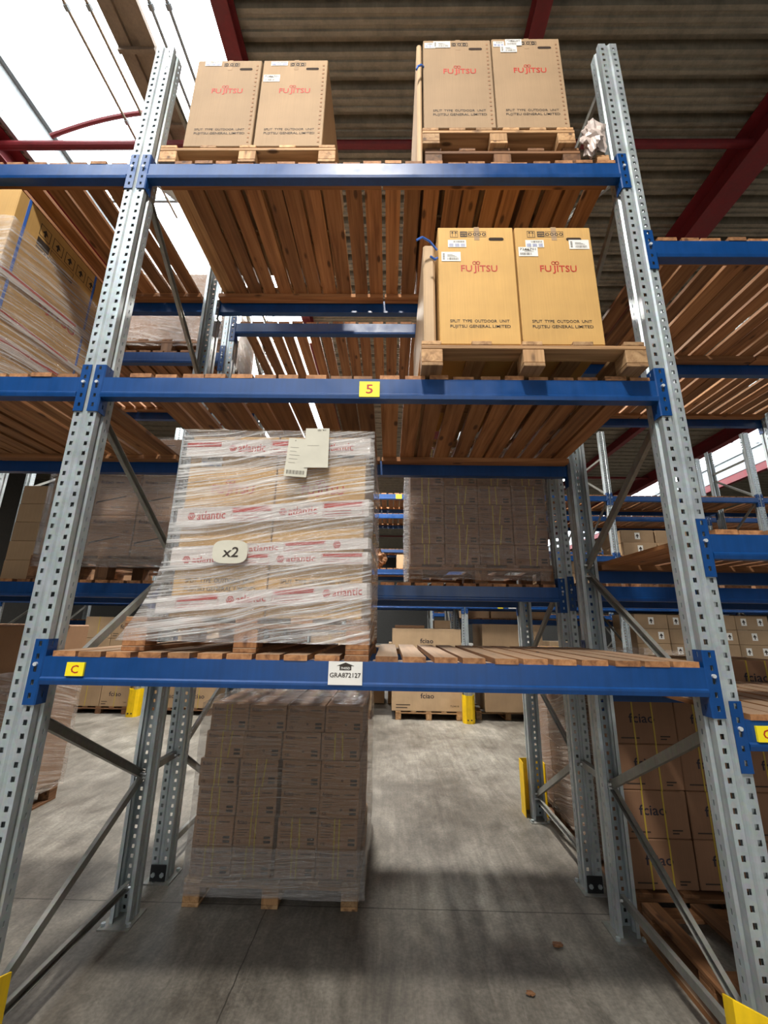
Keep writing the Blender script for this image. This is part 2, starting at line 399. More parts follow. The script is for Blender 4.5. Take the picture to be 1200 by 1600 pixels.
# ---------------------------------------------------------------- racking kit
def perf(b, segs, z0, z1, off, m):
    """folded sheet with rows of real square holes; segs = [(xa, ya, xb, yb, hole_w, hole_h)]"""
    idx = {}; vs = []; fs = []
    def vid(x, y, z):
        k = (round(x, 5), round(y, 5), round(z, 5))
        if k not in idx: idx[k] = len(vs); vs.append((x, y, z))
        return idx[k]
    zs = {z0, z1}; holes = []
    n0 = int(math.floor((z0-off)/.05))
    for i in range(n0, int((z1-off)/.05)+2):
        c = off+i*.05
        if c-.012 > z0 and c+.012 < z1: holes.append(c)
    for xa, ya, xb, yb, hw, hh in segs:
        L = math.hypot(xb-xa, yb-ya); P = lambda t: (xa+(xb-xa)*t, ya+(yb-ya)*t)
        ts = [0, .5-hw/2/L, .5+hw/2/L, 1] if hw else [0, 1]
        hz = hh if hw else .02
        zz = [z0]
        for c in holes: zz += [c-.01, c+.01]
        zz.append(z1)
        for j in range(len(zz)-1):
            for i in range(len(ts)-1):
                if hw and i == 1 and j % 2 == 1: continue
                (x1, y1), (x2, y2) = P(ts[i]), P(ts[i+1])
                fs.append((vid(x1, y1, zz[j]), vid(x2, y2, zz[j]), vid(x2, y2, zz[j+1]), vid(x1, y1, zz[j+1])))
    b.add(vs, fs, m)
def thick(o, t=.0022):
    m = o.modifiers.new('sheet', 'SOLIDIFY'); m.thickness = t; m.offset = 0; return o
HALF = .055
def post_mesh(height):
    b = MB(); S = []
    pts = [(-.036, .100, 0, 0), (-HALF, .100, 0, 0), (-HALF, .054, .007, .02), (-.045, .046, 0, 0), (-.045, .034, 0, 0), (-HALF, .026, 0, 0), (-HALF, 0, 0, 0),
           (-.014, 0, .016, .02), (-.007, .008, 0, 0), (.007, .008, 0, 0), (.014, 0, 0, 0), (HALF, 0, .016, .02), (HALF, .026, 0, 0), (.045, .034, 0, 0), (.045, .046, 0, 0), (HALF, .054, 0, 0), (HALF, .100, .007, .02), (.036, .100, 0, 0)]
    for a, c in zip(pts, pts[1:]): S.append((a[0], a[1], c[0], c[1], c[2], c[3]))
    perf(b, S, .006, height, .031, 'galv'); return b.mesh('post')
POST = post_mesh(5.18)
def plate_mesh():
    b = MB(); b.box(-.08, .09, -.035, .15, 0, .007, 'brace')
    b.box(-.05, .05, -.012, -.006, .007, .10, 'dark', .002)
    for x in (-.028, .028): b.cyl((x, -.006, .045), (x, -.02, .045), .014, 'galv', 6)
    for x in (-.065, .075): b.cyl((x, .12, .007), (x, .12, .022), .012, 'galv', 6)
    return b.mesh('base_plate')
PLATE = plate_mesh()
def brace_mb(p, q, side, w=.042, d=.022):
    (y1, z1), (y2, z2) = p, q; D = Vector((0, y2-y1, z2-z1)); L = D.length; D.normalize()
    Nn = Vector((0, -D.z, D.y)); X = Vector((1, 0, 0)); t = .0025
    prof = [(-d/2, -w/2), (d/2, -w/2), (d/2, -w/2+t), (-d/2+t, -w/2+t), (-d/2+t, w/2-t), (d/2, w/2-t), (d/2, w/2), (-d/2, w/2)]
    if side < 0: prof = [(-a, c) for a, c in prof][::-1]
    b = MB(); n = len(prof)
    vs = [Vector((0, y1, z1))+D*a+X*u+Nn*v for a in (0, L) for u, v in prof]
    b.add(vs, [(i, (i+1) % n, n+(i+1) % n, n+i) for i in range(n)]+[tuple(range(n-1, -1, -1)), tuple(range(n, 2*n))], 'brace')
    for a in (.02, L-.02):
        c = Vector((0, y1, z1))+D*a; b.cyl(c-X*.03, c+X*.03, .007, 'pin', 6)
    return b
NODES = [(.20, .73), (.73, 1.24), (1.31, 1.97), (2.02, 2.65), (2.72, 3.36), (3.40, 4.12), (4.20, 4.85)]
BR = []
for i, (a, c) in enumerate(NODES):
    f, r = (.075, 1.025) if i % 2 == 0 else (1.025, .075)
    BR.append(brace_mb((f, a), (r, c), 1 if i % 2 else -1).mesh('brace'))
BRH = brace_mb((.06, .165), (1.04, .165), 1).mesh('brace')
BRT = brace_mb((1.04, 5.0), (.06, 5.0), 1).mesh('brace')
def upright_frame(x, y, label, group=None):
    t = thing('rack_frame', label, 'rack frame', (x, y, 0), group=group)
    thick(obj('post', POST, t)); thick(obj('post', POST, t, (0, 1.1, 0), math.pi))
    obj('base_plate', PLATE, t); obj('base_plate', PLATE, t, (0, 1.1, 0), math.pi)
    for m in BR: obj('brace', m, t)
    obj('brace', BRH, t); obj('brace', BRT, t)
    return t
def beam_mesh(L, h=.108):
    b = MB()
    prof = [(-.003, 0), (-.003, -.078), (-.010, -.084), (-.010, -.092), (-.006, -h), (.042, -h), (.042, 0)]
    b.prism(prof, 0, L, 'x', 'blue'); return b.mesh('beam_body')
def conn_mesh(s):
    b = MB(); S = [(-.046*s, -.006, 0.0, -.006, .012, .02), (0.0, -.006, .004*s, -.002, 0, 0), (.004*s, -.002, .004*s, .05, .008, .02)]
    perf(b, S, -.185, .068, .05*2+.0-.05, 'blue'); return b.mesh('connector')
CONN = {1: conn_mesh(1), -1: conn_mesh(-1)}
def pin_mesh():
    b = MB(); b.cyl((0, -.006, 0), (0, -.016, 0), .008, 'pin', 10); return b.mesh('locking_pin')
PIN = pin_mesh()
_B = {}
def shelf_beam(x0, x1, y, z, label, rear=False, group='blue shelf beams'):
    """x0, x1 = post centres; y = front face (rear beams face the other way)"""
    L = round(x1-x0-2*HALF-.01, 4)
    if L not in _B: _B[L] = beam_mesh(L)
    if not rear: t = thing('shelf_beam', label, 'shelf beam', (x0+HALF+.005, y, z), group=group)
    else: t = thing('shelf_beam', label, 'shelf beam', (x1-HALF-.005, y, z), math.pi, group=group)
    obj('beam_body', _B[L], t)
    for s, px in ((1, -.004), (-1, L+.004)):
        c = thick(obj('connector', CONN[s], t, (px, 0, 0)), .003)
        obj('locking_pin', PIN, c, (-.023*s, 0, -.03))
    return t
def sticker(t, x, z, w, h, txt, mbg='yellow_label', mink='red_ink', tw=.5):
    b = MB(); b.box(x, x+w, -.0135, -.0045, z, z+h, mbg)
    b.text(txt, (x+w/2-w*tw/2, -.0140, z+h*.2), (1, 0, 0), (0, 0, 1), w*tw, mink, h=h*.6); obj('location_sticker', b, t, label='small yellow sticker with a red %s' % txt)
def slat_deck(x0, x1, y0, y1, z, label, split=True, skip=(), group='slatted wood decks', seed=1, n=11):
    """wooden slat panel lying on the beams; z = beam top"""
    rnd = random.Random(seed); t = thing('slatted_deck', label, 'slatted deck', (x0, y0, z), group=group)
    w = x1-x0; d = y1-y0; pitch = w/n; allb = MB()
    for i in range(n):
        if i in skip: continue
        sw = .095+rnd.uniform(-.005, .01); xx = i*pitch+(pitch-sw)/2+rnd.uniform(-.009, .009); sk = rnd.uniform(-.006, .006)
        b = MB() if split else allb
        vs = []
        yo = rnd.uniform(-.012, .004); th = .022
        for zz in (0, th):
            for (yy, sh) in ((yo, 0), (d-.02, sk)):
                for a in (0, sw): vs.append((xx+a+sh, yy, zz))
        b.add(vs, [(0, 2, 3, 1), (4, 5, 7, 6), (0, 1, 5, 4), (2, 6, 7, 3), (0, 4, 6, 2), (1, 3, 7, 5)], 'wood_y')
        if split: obj('slat', b, t)
    if not split: obj('slat_layer', allb, t)
    for yy in (.05, d-.12):
        b = MB(); b.box(.005, w-.005, yy, yy+.07, -.032, -.0005, 'wood_x'); obj('batten', b, t)
    return t

# ---------------------------------------------------------------- front rack
WB = 2.80
ZC, ZM, ZT = 1.481, 2.781, 4.176
SIDE = {-1: 'left end of the front rack', 0: 'left side of the front centre bay', 1: 'right side of the front centre bay', 2: 'right end of the front rack'}
for k in (-1, 0, 1, 2):
    upright_frame(k*WB, 0, 'tall galvanised upright frame with punched holes, ' + SIDE[k], 'front rack upright frames')
YR = 1.1
def bay(k, z, where, y=0.0, seed=0, skip=((), ()), x_of=lambda k: k*WB, split=True, rackname='front rack'):
    x0, x1 = x_of(k), x_of(k+1)
    f = shelf_beam(x0, x1, y, z, 'blue front shelf beam, '+where)
    shelf_beam(x0, x1, y+YR, z, 'dark blue rear shelf beam, '+where, True)
    a, c = x0+HALF+.012, x1-HALF-.012; m = (a+c)/2
    slat_deck(a, m-.002, y+.004, y+YR-.004, z, 'left half of slatted deck, '+where, split, skip[0], seed=seed*2+11)
    slat_deck(m+.002, c, y+.004, y+YR-.004, z, 'right half of slatted deck, '+where, split, skip[1], seed=seed*2+12)
    return f
fC = bay(0, ZC, 'waist high in the centre bay under the wrapped load', seed=1)
f5 = bay(0, ZM, 'middle level of the centre bay', seed=2, skip=((0,), ()))
fT = bay(0, ZT, 'top level of the centre bay', seed=3, skip=((0,), ()))
bay(-1, ZM, 'middle level of the left bay of the front rack', seed=4)
bay(-1, ZT, 'top level of the left bay of the front rack', seed=5)
fR = bay(1, 1.292, 'lowest level of the right bay of the front rack', seed=6)
bay(1, 2.030, 'second level of the right bay of the front rack', seed=7)
bay(1, 3.625, 'highest level of the right bay of the front rack', seed=8)
sticker(fC, .164-.06, -.073, .073, .052, 'C', tw=.42)
sticker(f5, 1.317-.06, -.102, .098, .082, '5', tw=.34)
sticker(fR, 2.892-2.86, -.075, .075, .056, 'C', tw=.42)
b = MB(); o = 1.232-.06
b.box(o, o+.137, -.0135, -.0045, -.088, .0, 'white')
vs = [(o+.045, -.0145, -.032), (o+.092, -.0145, -.032), (o+.092, -.0145, -.016), (o+.105, -.0145, -.016), (o+.0685, -.0145, -.003), (o+.032, -.0145, -.016), (o+.045, -.0145, -.016)]
b.add(vs, [(0, 1, 2, 3, 4, 5, 6)], 'ink')
b.text('7H05D', (o+.05, -.0152, -.029), (1, 0, 0), (0, 0, 1), .037, 'white', h=.009)
b.text('GRA872127', (o+.006, -.0145, -.060), (1, 0, 0), (0, 0, 1), .125, 'ink', h=.018)
obj('location_plate', b, fC, label='white location plate with a black arrow and printed code')

def guard(x, y, label, s=-1, w=.17, h=.44, d=.16, bk=.5):
    b = MB(); t = .006
    for z0, z1, k in ((0, h, 0),):
        o = [(-w, d*bk), (-w, -d*.55), (-w*.55, -d), (w*.55, -d), (w, -d*.55), (w, d*bk)]
        i = [(-w+t, d*bk), (-w+t, -d*.55+t*.5), (-w*.55+t*.4, -d+t), (w*.55-t*.4, -d+t), (w-t, -d*.55+t*.5), (w-t, d*bk)]
        zt = [h*.97, h, h*.97, h*.97, h, h*.97]
        n = 6; vs = [(p[0], p[1]*(-s), 0) for p in o]+[(p[0], p[1]*(-s), 0) for p in i]+[(p[0], p[1]*(-s), z) for p, z in zip(o, zt)]+[(p[0], p[1]*(-s), z) for p, z in zip(i, zt)]
        fs = []
        for a in range(n-1):
            fs += [(a, a+1, 2*n+a+1, 2*n+a), (n+a+1, n+a, 3*n+a, 3*n+a+1), (2*n+a, 2*n+a+1, 3*n+a+1, 3*n+a), (a+1, a, n+a, n+a+1)]
        fs += [(0, 2*n, 3*n, n), (n-1, 2*n-1, 4*n-1, 3*n-1)]
        b.add(vs, fs, 'yellow')
    for xx in (-w*.3, w*.3): b.cyl((xx, d*s*.98, .06), (xx, (d+.015)*s, .06), .012, 'dark', 8)
    return tag(obj('post_guard', b, None, (x, y, 0)), label, 'post guard', 'yellow post guards')
guard(0, -.03, 'yellow steel post guard at the bottom left corner of the picture', w=.24, h=.515, d=.19, bk=-.3)
guard(WB, -.03, 'yellow steel post guard at the bottom right corner of the picture', w=.24, h=.515, d=.19, bk=-.3)

# ---------------------------------------------------------------- second rack, back to back with the first
YB = 1.40
for k in (-1, 0, 1, 2):
    f_ = upright_frame(k*WB, YB, 'galvanised upright frame of the second rack, ' + {-1: 'out at its left end', 0: 'behind the left upright of the front rack', 1: 'behind the right upright of the front rack', 2: 'out at its right end'}[k], 'second rack upright frames')
    f_.location.y = YB+1.1; f_.rotation_euler.z = math.pi   # its braces start low on the aisle side
    for z, hs in ((.74, 'low'), (3.2, 'high')):
        if k in (0, 1):
            b = MB(); b.box(k*WB-.02, k*WB+.02, 1.102, 1.398, z-.02, z+.02, 'brace', .002); b.cyl((k*WB-.03, 1.13, z), (k*WB+.03, 1.13, z), .008, 'pin', 6); b.cyl((k*WB-.03, 1.37, z), (k*WB+.03, 1.37, z), .008, 'pin', 6)
            tag(obj('row_spacer', b), 'short steel spacer set %s between the two rear uprights on the %s' % (hs, ('left', 'right')[k]), 'spacer', 'spacers between the racks')
def bayB(k, z, where, seed): return bay(k, z, where, y=YB, seed=seed, split=False)
bayB(0, 1.915, 'second rack centre bay, under the wrapped pallet of small cartons', 21)
bayB(0, 4.236, 'second rack centre bay, high up behind the top deck', 22)
bayB(-1, 1.90, 'second rack left bay, under the pallet of long cartons', 23)
bayB(-1, 3.93, 'second rack left bay, under the old dark pallet', 24)
bayB(1, 1.93, 'second rack right bay, lower level', 25)
bayB(1, 3.90, 'second rack right bay, upper level', 26)
guard(WB, YB+YR+.03, 'yellow post guard seen edge on at the far foot of the second rack', s=1, w=.10, d=.12)
guard(0, YB+YR+.03, 'yellow post guard hidden low behind the carton pallet', s=1, w=.10, d=.12)

# ---------------------------------------------------------------- pallets
def pallet(w, d, h, loc, label, pal='pal', group='wooden pallets', rz=0, nb=5, front=.0):
    t = thing('pallet', label, 'pallet', loc, rz, group); c = .0025
    tb, ts, tt = .020, .022, .022; hb = h-tb-ts-tt
    bw = .10
    xs = [0, w/2-bw/2, w-bw]; ys = [0, d/2-.05, d-.10]
    for i, x in enumerate(xs):
        b = MB(); b.box(x, x+bw, 0, d, 0, tb, pal+'_y', c); obj('bottom_board', b, t)
        for y in ys:
            b = MB(); b.box(x, x+bw, y+.001, y+.099, tb+.0005, tb+hb, pal+'_y' if i != 1 else pal+'_z', c); obj('block', b, t)
    for y in ys:
        b = MB(); b.box(0, w, y, y+.1, tb+hb+.0005, h-tt-.0005, pal+'_x', c); obj('stringer_board', b, t)
    for i in range(nb):
        x = (w-bw)*i/(nb-1); b = MB(); b.box(x, x+bw-.005, 0, d, h-tt, h, pal+'_y', c); obj('deck_board', b, t)
    return t

# ---------------------------------------------------------------- cartons
U_, V_ = (1, 0, 0), (0, 0, 1)
def fujitsu_logo(b, o, w, y):
    """red lettering with the two small linked rings over the J"""
    x, z = o; b.text('FU', (x, y, z), U_, V_, w*.31, 'red_ink', h=w*.22); b.text('J', (x+w*.345, y, z-w*.06), U_, V_, w*.085, 'red_ink', h=w*.28)
    b.text('ITSU', (x+w*.465, y, z), U_, V_, w*.545, 'red_ink', h=w*.22)
    for dx in (.36, .46): b.ring((x+w*(dx+.02), y, z+w*.30), U_, V_, w*.038, w*.060, 'red_ink')
def handling_icons(b, x, y, z, w, h):
    b.frame((x, y, z), U_, V_, w*.22, h, .0025, 'ink')
    for dx in (.06, .15):
        b.quad((x+w*dx, y, z+h*.15), U_, V_, w*.012, h*.6, 'ink'); b.add([(x+w*dx-.006, y, z+h*.65), (x+w*dx+.009, y, z+h*.65), (x+w*dx+.0015, y, z+h*.88)], [(0, 1, 2)], 'ink')
    b.quad((x+w*.28, y, z+h*.08), U_, V_, w*.2, h*.84, 'ink')
    b.text('HANDLE', (x+w*.30, y-.0006, z+h*.55), U_, V_, w*.16, 'card_gold', h=h*.2)
    b.text('WITH CARE', (x+w*.30, y-.0006, z+h*.2), U_, V_, w*.16, 'card_gold', h=h*.2)
    b.frame((x+w*.5, y, z+h*.08), U_, V_, w*.5, h*.84, .002, 'ink')
    for i in range(4): b.ring((x+w*(.56+.125*i), y, z+h*.5), U_, V_, h*.14, h*.24, 'ink', 8)
def barcode(b, x, y, z, w, h, seed):
    r = random.Random(seed); q = x
    while q < x+w-.002:
        t = r.choice((.0012, .002, .003)); b.quad((q, y, z), U_, V_, t, h, 'ink'); q += t+r.choice((.0015, .0025))
def ship_label(parent, x, y, z, w, h, seed, code=None, blue=False):
    b = MB(); b.box(x, x+w, y-.0012, y, z, z+h, 'white'); yy = y-.0018; ink = 'blue_print' if blue else 'ink'
    barcode(b, x+w*.3 if not code else x+w*.08, yy, z+h*.12 if not blue else z+h*.62, w*.62, h*.26, seed)
    if not blue: 
        for i in range(3): b.quad((x+w*.3, yy, z+h*(.48+.1*i)), U_, V_, w*(.5-.1*i), h*.03, 'ink')
    if code: b.text(code, (x+w*.06, yy, z+h*.62), U_, V_, w*.85, 'ink', h=h*.26)
    if blue:
        for i in range(3):
            for j in range(3): b.quad((x+w*(.06+.32*j), yy, z+h*(.1+.15*i)), U_, V_, w*.24, h*.06, ink)
    elif not code:
        b.quad((x+w*.07, yy, z+h*.15), U_, V_, w*.1, h*.7, 'ink'); 
        for i in range(8): b.quad((x+w*.065, yy-.0004, z+h*(.17+.09*i)), U_, V_, w*.11, h*.03, 'white')
    obj('shipping_label', b, parent, label='white shipping label with a barcode')
def big_carton(w, d, h, loc, label, m, seed, icons=True, logo=.44, perfo=False, labels='', logo_z=.60, group='large cartons with red lettering'):
    t = thing('carton', label, 'carton', loc, 0, group)
    b = MB(); b.box(0, w, 0, d, 0, h, m, .004); obj('carton_body', b, t)
    b = MB(); y = -.001
    lw = w*logo*1.06; fujitsu_logo(b, (w*.5-lw*.45, h*logo_z), lw, y)
    obj('logo', b, t, label='red logo lettering'); b = MB()
    b.text('SPLIT  TYPE  OUTDOOR  UNIT', (w*.13, y, h*.175), U_, V_, w*.74, 'ink', h=h*.023)
    b.text('FUJITSU GENERAL LIMITED', (w*.13, y, h*.125), U_, V_, w*.75, 'ink', h=h*.031)
    obj('caption', b, t, label='two dark lines of lettering'); b = MB()
    if icons: handling_icons(b, w*.16, y, h*.905, w*.48, h*.06)
    else:
        b.frame((w*.42, y, h*.925), U_, V_, w*.24, h*.04, .003, 'ink')
        for i in range(3): b.ring((w*(.46+.075*i), y, h*.945), U_, V_, h*.008, h*.016, 'ink', 8)
    obj('handling_symbols', b, t, label='dark printed handling symbols')
    b = MB(); n = 8; hw, hh = w*.10, h*.014; cx, cz = w*.77, h*.89; vs = []
    for i in range(n*2+2):
        a = math.pi*(i/(n)) - math.pi/2 if i <= n else math.pi*((i-1)/n)-math.pi/2
        vs.append((cx+(hw-hh)*(1 if i <= n else -1)+hh*math.cos(a), y, cz+hh*math.sin(a)))
    b.add(vs, [tuple(range(len(vs)))], 'hole'); obj('hand_hole', b, t)
    if perfo:
        b = MB(); z = .03
        while z < h-.05:
            b.box(w-.030, w-.018, -.002, 0, z, z+.014, 'card_brown', .001); z += .036
        obj('staple_row', b, t)
    b = MB(); b.box(w*.48, w*.55, -.0008, 0, h*.88, h, 'card_tan'); obj('packing_tape', b, t)
    for L in labels.split():
        if L == 'a': ship_label(t, w*.13, -.001, h*.815, w*.24, h*.065, seed, blue=True)
        if L == 'b': ship_label(t, w*.04, -.001, h*.69, w*.25, h*.082, seed+1)
        if L == 'c': ship_label(t, w*.70, -.001, h*.80, w*.26, h*.082, seed+2)
        if L == 'd': ship_label(t, w*.03, -.001, h*.735, w*.25, h*.082, seed+3, code='7246701')
        if L == 'e': ship_label(t, w*.02, -.001, h*.90, w*.16, h*.065, seed, blue=True)
        if L == 'f': ship_label(t, w*.15, -.002, h*.905, w*.25, h*.075, seed+4)
        if L == 'g': ship_label(t, w*.20, -.003, h*.91, w*.24, h*.075, seed+5, code='7240160')
        if L == 'h': ship_label(t, w*.12, -.002, h*.835, w*.24, h*.075, seed+6)
        if L == 'i': ship_label(t, w*.12, -.001, h*.93, w*.26, h*.05, seed+7, blue=True)
    return t
def strap_curl(pts, label):
    b = MB(); b.tube(pts, .006, 'blue_strap', 6); tag(obj('strap_end', b), label, 'strap', 'loose blue strap ends')

# middle level, right of centre
pallet(1.055, 1.15, .135, (1.612, -.085, ZM+.0225), 'pale pallet jutting over the middle blue beam under two golden cartons')
big_carton(.392, .95, .715, (1.705, -.055, ZM+.159), 'golden cardboard carton, left one of the two on the middle level', 'card_gold', 1, labels='a b')
big_carton(.392, .95, .715, (2.106, -.055, ZM+.159), 'golden cardboard carton, right one of the two on the middle level', 'card_gold', 2, labels='a d c')
b = MB(); b.box(1.63, 1.69, -.02, .9, ZM+.159, ZM+.80, 'card_pale', .01)
tag(obj('cardboard_sheet', b), 'pale folded cardboard sheet standing left of the golden cartons', 'cardboard')
strap_curl([(1.700, -.05, 3.51), (1.66, -.07, 3.545), (1.62, -.09, 3.55), (1.59, -.09, 3.53)], 'blue strap end curling out left of the golden cartons')
strap_curl([(1.700, -.05, 3.46), (1.685, -.07, 3.43), (1.66, -.08, 3.44)], 'short lower blue strap end beside the golden cartons')
# top level, right
pallet(.90, 1.10, .13, (1.65, .02, ZT+.0225), 'lower one of the two stacked pallets at the top right', pal='pald')
pallet(.885, 1.15, .125, (1.635, -.005, ZT+.154), 'upper one of the two stacked pallets at the top right', nb=6)
big_carton(.425, .95, .765, (1.645, .0, ZT+.281), 'tan carton at the very top, left one of the right pair', 'card_tan', 5, icons=False, perfo=True, labels='e f')
big_carton(.425, .95, .775, (2.078, .0, ZT+.281), 'tan carton at the very top, right one of the right pair', 'card_tan', 6, icons=False, perfo=True, labels='e g h')
b = MB(); b.box(1.605, 1.635, .02, .9, ZT+.024, ZT+1.05, 'card_pale', .008)
tag(obj('cardboard_sheet', b), 'white faced cardboard sheet standing left of the top right cartons', 'cardboard')
strap_curl([(1.645, -.0, 4.98), (1.63, -.02, 4.96), (1.61, -.03, 4.93), (1.60, -.03, 4.90)], 'blue strap end sticking out beside the top right cartons')
# top level, left
pallet(1.03, 1.15, .13, (.10, -.0, ZT+.0225), 'brown pallet at the top left under two washed out cartons')
big_carton(.405, .95, .735, (.222, .01, ZT+.154), 'tan carton at the top left, next to the left upright', 'card_tan', 8, icons=False, perfo=True, labels='i')
big_carton(.405, .95, .735, (.640, .01, ZT+.154), 'tan carton at the top left, right one of its pair', 'card_tan', 9, icons=False, perfo=True, labels='i d')

def crumple(name, pos, r, label, m, cat, stretch=(1, 1, 1), seed=3):
    rnd = random.Random(seed); b = MB(); nu, nv = 22, 14; vs = []
    from mathutils import noise
    for j in range(nv+1):
        for i in range(nu):
            th = math.pi*j/nv; ph = 2*math.pi*i/nu
            d = Vector((math.sin(th)*math.cos(ph), math.sin(th)*math.sin(ph), math.cos(th)))
            k = 1+.55*noise.noise(d*2.1+Vector((seed, 0, 0)))+.3*noise.noise(d*5.3)
            vs.append((d.x*r*k*stretch[0], d.y*r*k*stretch[1], d.z*r*k*stretch[2]))
    fs = [(j*nu+i, j*nu+(i+1) % nu, (j+1)*nu+(i+1) % nu, (j+1)*nu+i) for j in range(nv) for i in range(nu)]
    b.add(vs, fs, m); return tag(obj(name, b, None, pos), label, cat)
M['foil'] = plain('crumpled_plastic', (205, 190, 182), .25, 0, .3)
crumple('crumpled_film', (2.615, -.01, 4.36), .085, 'crumpled ball of plastic film hanging over the top right beam', 'foil', 'plastic film', (.8, .55, 1.25))
b = MB(); b.box(2.63, 2.70, .0, .1, ZT+.0225, ZT+.07, 'pal_x', .003); tag(obj('wood_offcut', b), 'small wood offcut lying under the crumpled plastic film', 'wood offcut')

# ---------------------------------------------------------------- stretch wrap
def wrap_shell(x0, x1, y0, y1, z0, z1, m, parent=None, amp=.006, flare=None, top=False, seed=1, nz=36, nx=30, name='stretch_wrap', top_amp=.02):
    from mathutils import noise
    b = MB(); ring = []
    per = []
    r = .02
    for i in range(nx): per.append((x0+(x1-x0)*i/nx, y0, 0, -1))
    for i in range(nx): per.append((x1, y0+(y1-y0)*i/nx, 1, 0))
    for i in range(nx): per.append((x1-(x1-x0)*i/nx, y1, 0, 1))
    for i in range(nx): per.append((x0, y1-(y1-y0)*i/nx, -1, 0))
    n = len(per); vs = []
    for j in range(nz+1):
        z = z0+(z1-z0)*j/nz
        for (x, y, ax, ay) in per:
            q = Vector((x*3, y*3, z*14+seed*7)); k = amp*(1+noise.noise(q)*1.2+.6*noise.noise(Vector((x*9, y*9, z*40))))
            fx = fy = 0
            if flare:
                e = flare(z); cx = (x-x0)/(x1-x0); fx = -e*(1-cx)
            vs.append((x+ax*k+fx, y+ay*k+fy, z+.004*noise.noise(Vector((x*8, y*8, 1)))))
    b.add(vs, [(j*n+i, j*n+(i+1) % n, (j+1)*n+(i+1) % n, (j+1)*n+i) for j in range(nz) for i in range(n)], m)
    if top:
        g = 26; vs = []
        for j in range(g+1):
            for i in range(g+1):
                x = x0+(x1-x0)*i/g; y = y0+(y1-y0)*j/g; edge = min(i, g-i, j, g-j)/g
                vs.append((x, y, z1+top_amp*(.4+noise.noise(Vector((x*7, y*7, seed)))+.6*noise.noise(Vector((x*19, y*19, 2))))*(1 if edge else .3)+.003))
        b.add(vs, [(j*(g+1)+i, j*(g+1)+i+1, (j+1)*(g+1)+i+1, (j+1)*(g+1)+i) for j in range(g) for i in range(g)], m)
    o = obj(name, b, parent)
    for p in o.data.polygons: p.use_smooth = True
    return o

# ---------------------------------------------------------------- wrapped load at waist height
ZP = ZC+.0225
pallet(1.055, 1.15, .142, (.335, .05, ZP), 'orange brown pallet under the large wrapped load with printed tape', pal='wood')
for i in range(2):
    big_carton(.422, .95, .86, (.505+.427*i, .075, ZP+.1425), 'golden carton inside the taped wrapped load, %s half' % ('left', 'right')[i], 'card_gold', 20+i, icons=False, labels='a' if i == 0 else '', logo_z=.66, group='cartons inside the taped load')
zz = ZP+.1425
lw = wrap_shell(.478, 1.392, .036, 1.055, zz-.10, zz+.875, 'wrap', amp=.003, flare=lambda z: max(0, 1-(z-zz+.1)/.42)**2*.15 + .012*(1-(z-zz)/.9), top=True, seed=2)
tag(lw, 'clear stretch wrap around the load of golden cartons on the waist high deck', 'stretch wrap')
def tape_band(za, zb, x0=.495, x1=1.375, y=.0460, h=.072, side=True, shift=0.0, lab='', faded=False):
    """printed tape following the wrap from (x0, za) to (x1, zb)"""
    b = MB(); sl = (zb-za)/(x1-x0); u = Vector((1, 0, sl)).normalized(); v = Vector((0, 0, 1)); L = (x1-x0)/u.x
    b.quad((x0, y, za), u, v, L, h, 'tape')
    b.add([(x1, y, zb), (x1+.012, y+.02, zb), (x1+.014, 1.0, zb+.05), (x1+.014, 1.0, zb+.05+h), (x1+.012, y+.02, zb+h), (x1, y, zb+h)], [(0, 1, 4, 5), (1, 2, 3, 4)], 'tape')
    p = shift; yy = y-.001; P = lambda a, c: Vector((x0, yy, za))+u*a+v*c
    while p < L:
        # emblem, word, then a framed red notice
        if p >= 0 and p+.05 < L: b.ring(P(p+.022, h*.5), u, v, .004, .010, 'red_ink', 10); b.ring(P(p+.022, h*.5), u, v, .013, .018, 'red_ink', 6)
        if p+.045 >= 0 and p+.18 < L: b.text('atlantic', P(p+.048, h*.26), u, v, .13, 'red_ink', h=h*.5)
        if p+.21 >= 0 and p+.39 < L:
            b.frame(P(p+.205, h*.1), u, v, .185, h*.8, .0012, 'red_ink'); b.quad(P(p+.21, h*.6), u, v, .175, h*.26, 'red_ink')
            for i in range(2): b.quad(P(p+.215, h*(.22+.16*i)), u, v, .12, h*.035, 'red_ink')
        elif p+.21 < 0 and p+.39 > .02: b.quad(P(0.0, h*.6), u, v, p+.385, h*.26, 'red_ink')
        p += .42
    obj('printed_tape', b, lw, label='white tape printed in red with a word and emblem')
tape_band(2.385, 2.405, h=.085, shift=-.22)
tape_band(2.050, 2.105, h=.08, shift=.045)
tape_band(1.900, 1.955, h=.05, shift=.30, y=.0470)
tape_band(1.865, 1.885, h=.055, shift=.05, y=.0445)
tape_band(1.660, 1.735, h=.07, shift=-.12, x0=.46)
